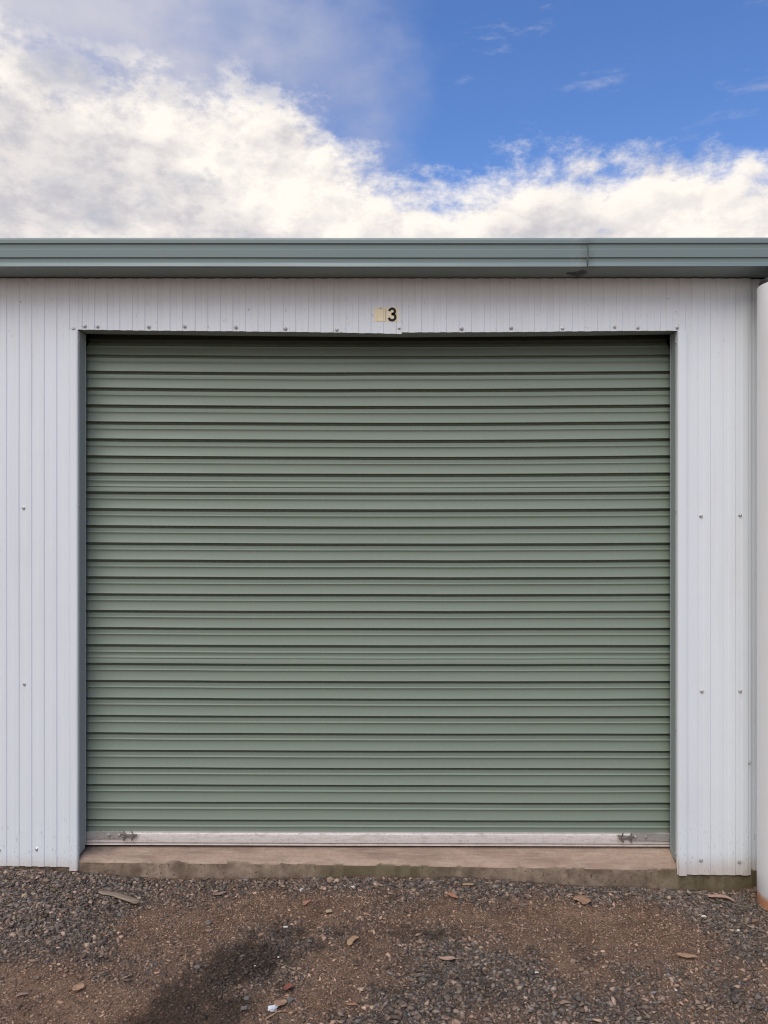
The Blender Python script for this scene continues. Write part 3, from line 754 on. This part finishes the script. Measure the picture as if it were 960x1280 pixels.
leaf(558, 1201, 23, 9, R(168), LM['pink'], 'pale pinkish gum leaf on soil beside the dark gravel patch, centre', 'gum', .008)
leaf(727, 1129, 20, 15, R(-50), LM['brown'], 'thick square flake of brown bark below the right of the sill', 'chip', .011, .05, stem=False, grp=None)
leaf(860, 1200, 28, 10, R(-18), LM['tan'], 'pointed tan gum leaf on bare soil at lower right', 'gum', .009)
leaf(900, 1127, 38, 9, R(-28), LM['pink'], 'long brown gum leaf against the concrete edge near the white downpipe', 'gum', .012)
leaf(707, 1258, 16, 7, R(5), LM['dusty'], 'small dull brown leaf near the bottom, right of centre', 'gum', .008, stem=False)
leaf(28, 1247, 18, 6, R(30), LM['dusty'], 'dusty brown leaf half buried at the bottom left edge', 'gum', .006, stem=False)
leaf(275, 1121, 18, 7, R(25), LM['dusty'], 'dusty brown leaf below the left third of the sill', 'gum', .009, stem=False)
leaf(411, 1143, 8, 6, R(20), LM['cream'], 'tiny cream square chip left of the middle of the sill', 'chip', .009, .05, stem=False, grp=None)
leaf(585, 1110, 14, 3.4, R(4), LM['wood'], 'short pale wood splinter tucked below the middle of the sill', 'chip', .011, 0, stem=False, grp=None)
def twig(p, r, m, label, lift=.009):
    pts = []
    for px, py in p:
        x, y, _ = gp(px, py); pts.append(Vector((x, y, float(ground_z(x, y)) + lift)))
    fine = []
    for a, b_ in zip(pts[:-1], pts[1:]):
        for i in range(4): fine.append(a.lerp(b_, i/4) + Vector((random.uniform(-1, 1), random.uniform(-1, 1), random.uniform(-.3, .6)))*r*.9)
    fine.append(pts[-1]); c = pts[0].copy()
    mb = MB(); mb.tube([q_ - c for q_ in fine], r, 6, [1 - .5*i/len(fine) for i in range(len(fine))])
    return tag(mb.build('twig', m, None, smooth=60, loc=c), label, 'twig', 'dry twigs on the ground')
twig([(386,1224),(366,1214),(346,1206)], .0014, LM['straw'], 'thin straight pale twig across the dark patch of soil')
twig([(332,1277),(341,1271),(352,1266)], .0034, LM['wood'], 'stubby pale stick poking out under the white paper', .008)
twig([(352,1267),(362,1267),(372,1266)], .0022, LM['rust'], 'reddish twig right of the white paper')
twig([(502,1105),(503,1113),(504.5,1123)], .0019, LM['straw'], 'short pale stalk pointing at the middle of the sill')
twig([(940,1137),(922,1134),(905,1129)], .0013, LM['straw'], 'thin stalk trailing from the brown leaf to the downpipe')
twig([(750,1117),(763,1117),(776,1116.5)], .0014, LM['straw'], 'thin straw lying level below the right half of the sill')
twig([(238,1105),(246,1110),(255,1114)], .0013, LM['straw'], 'thin straw slanting below the left third of the sill')
twig([(142,1106),(146,1112)], .0015, LM['straw'], 'tiny straw just above the grey bark strip')
twig([(152,1227),(158,1224),(165,1221)], .0016, LM['straw'], 'pale twig left of the dark patch of soil')
twig([(868,1113.5),(880,1122),(893,1130)], .0012, LM['straw'], 'thin straw left of the brown leaf by the concrete edge')
def stone(px, py, w, h, m, label, seed, name='pebble', cat='stone', grp='stones that stand out on the ground'):
    k = PXM(py); v, f = hull(16, seed, .8)
    v = v * np.array([w/k/2, max(w*.7, h*1.0)/k/2, h/k/2*.9])
    o = link(name, mesh(name, v, [tuple(a) for a in f.tolist()]), None, m); on_ground(o, px, py, random.uniform(-.4, .4), h/k*.22)
    b_ = o.modifiers.new('bevel', 'BEVEL'); b_.width = .0009; b_.segments = 1
    return tag(o, label, cat, grp)
ST = [(30,1121,8,7,'cream','cream stone on the dark gravel at far left'),(5,1115,9,6,'slate','grey stone at the left edge below the wall'),(72,1150,5,3,'white','tiny white pebble left of the bark strip'),
      (75,1147,7,6,'rust','orange stone touching the tiny white pebble left'),(356,1160,9,5,'white','bright white pebble left of centre above the dark patch'),(377,1114,6,6,'white','small white pebble close below the sill, left of the mossy part'),
      (440,1110,9,5,'white','flat white pebble below the mossy part of the sill'),(348,1197,4,3,'white','speck of white stone above the thin pale twig'),(319,1208,4,3,'white','speck of white stone on the dark patch'),
      (413,1102,12,11,'dusty','large brown stone against the mossy slab edge'),(302,1196,5,4,'dusty','small dusty stone on the dark patch'),
      (633,1123,5,5,'mauve','small pink stone right of the slanted orange leaf'),(662,1122,6,5,'cream','small pale stone left of the brown bark flake'),(671,1217,6,5,'white','white pebble at lower right of centre'),
      (646,1230,7,11,'dusty','tall pale brown stone at the lower right of centre'),(610,1276,14,8,'mauve','pinkish mauve stone at the bottom edge, centre right'),(661,1214,7,7,'dusty','rounded tan stone left of the white pebble, lower right'),
      (880,1147,8,6,'white','white pebble below the brown leaf at right'),(923,1165,6,6,'white','white pebble in the dark gravel at far right'),(944,1153,10,8,'rust','orange stone near the foot of the downpipe'),
      (956,1193,5,4,'cream','pale speck of stone at the right edge'),(595,1180,8,8,'dusty','rounded tan stone right of the dark gravel'),(601,1186,7,6,'cream','pale stone beside a rounded tan one, centre right'),
      (465,1262,7,9,'cream','pale pointed stone at the bottom, right of the narrow orange leaf'),(363,1252,11,9,'slate','grey stone behind the flat brown leaf'),(308,1250,9,9,'slate','grey stone on the dark patch edge, left of the white paper'),
      (305,1262,11,9,'slate','larger grey stone nearest the left of the white paper'),(74,1254,9,5,'tan','pale flat stone left of the round tan leaf'),(247,1211,9,9,'slate','blue grey stone at the top of the dark patch'),
      (261,1156,12,9,'slate','dark round stone above the dark patch'),(261,1164,10,5,'dusty','flat brown stone in front of the dark round one'),(388,1178,8,8,'slate','grey stone left of the upright wood chip'),
      (36,1163,10,9,'slate','rounded grey stone at left, below the cream stone'),(845,1239,5,4,'white','small white stone at the lower right, below the tan leaf'),(716,1204,8,9,'dusty','pale brown rounded stone right of centre on soil'),
      (720,1100,9,6,'slate','grey stone against the slab below the right of the door'),(118,1094,13,8,'slate','large pale grey stone by the left end of the sill'),(16,1086,9,5,'dusty','pale stone against the foot of the left wall')]
for i, (a, b_, w, h, c, l) in enumerate(ST): stone(a, b_, w, h, LM[c], l, 300+i)
# crumpled scrap of white paper
bm = bmesh.new(); bmesh.ops.create_icosphere(bm, subdivisions=3, radius=1)
r = random.Random(5)
for v in bm.verts:
    d = v.co.normalized(); k = 1 + .55*float(vnoise(d.x*2.2+5, d.y*2.2+d.z*1.7)) + .35*float(vnoise(d.x*5+2, d.z*5+d.y*4)); v.co = d*k
    v.co.x *= .016; v.co.y *= .015; v.co.z *= .010
me = bpy.data.meshes.new('crumpled_paper'); bm.to_mesh(me); bm.free()
o = link('crumpled_paper', me, None, m_flat('white_paper', (.70, .71, .73), (.50, .52, .55), 30, .6)); on_ground(o, 341, 1264, .5, .010)
tag(o, 'small crumpled scrap of white paper at the bottom, left of centre', 'paper scrap')
o = stone(829, 1082.5, 1, 1, LM['white'], 'x', 399); bpy.data.objects.remove(o)
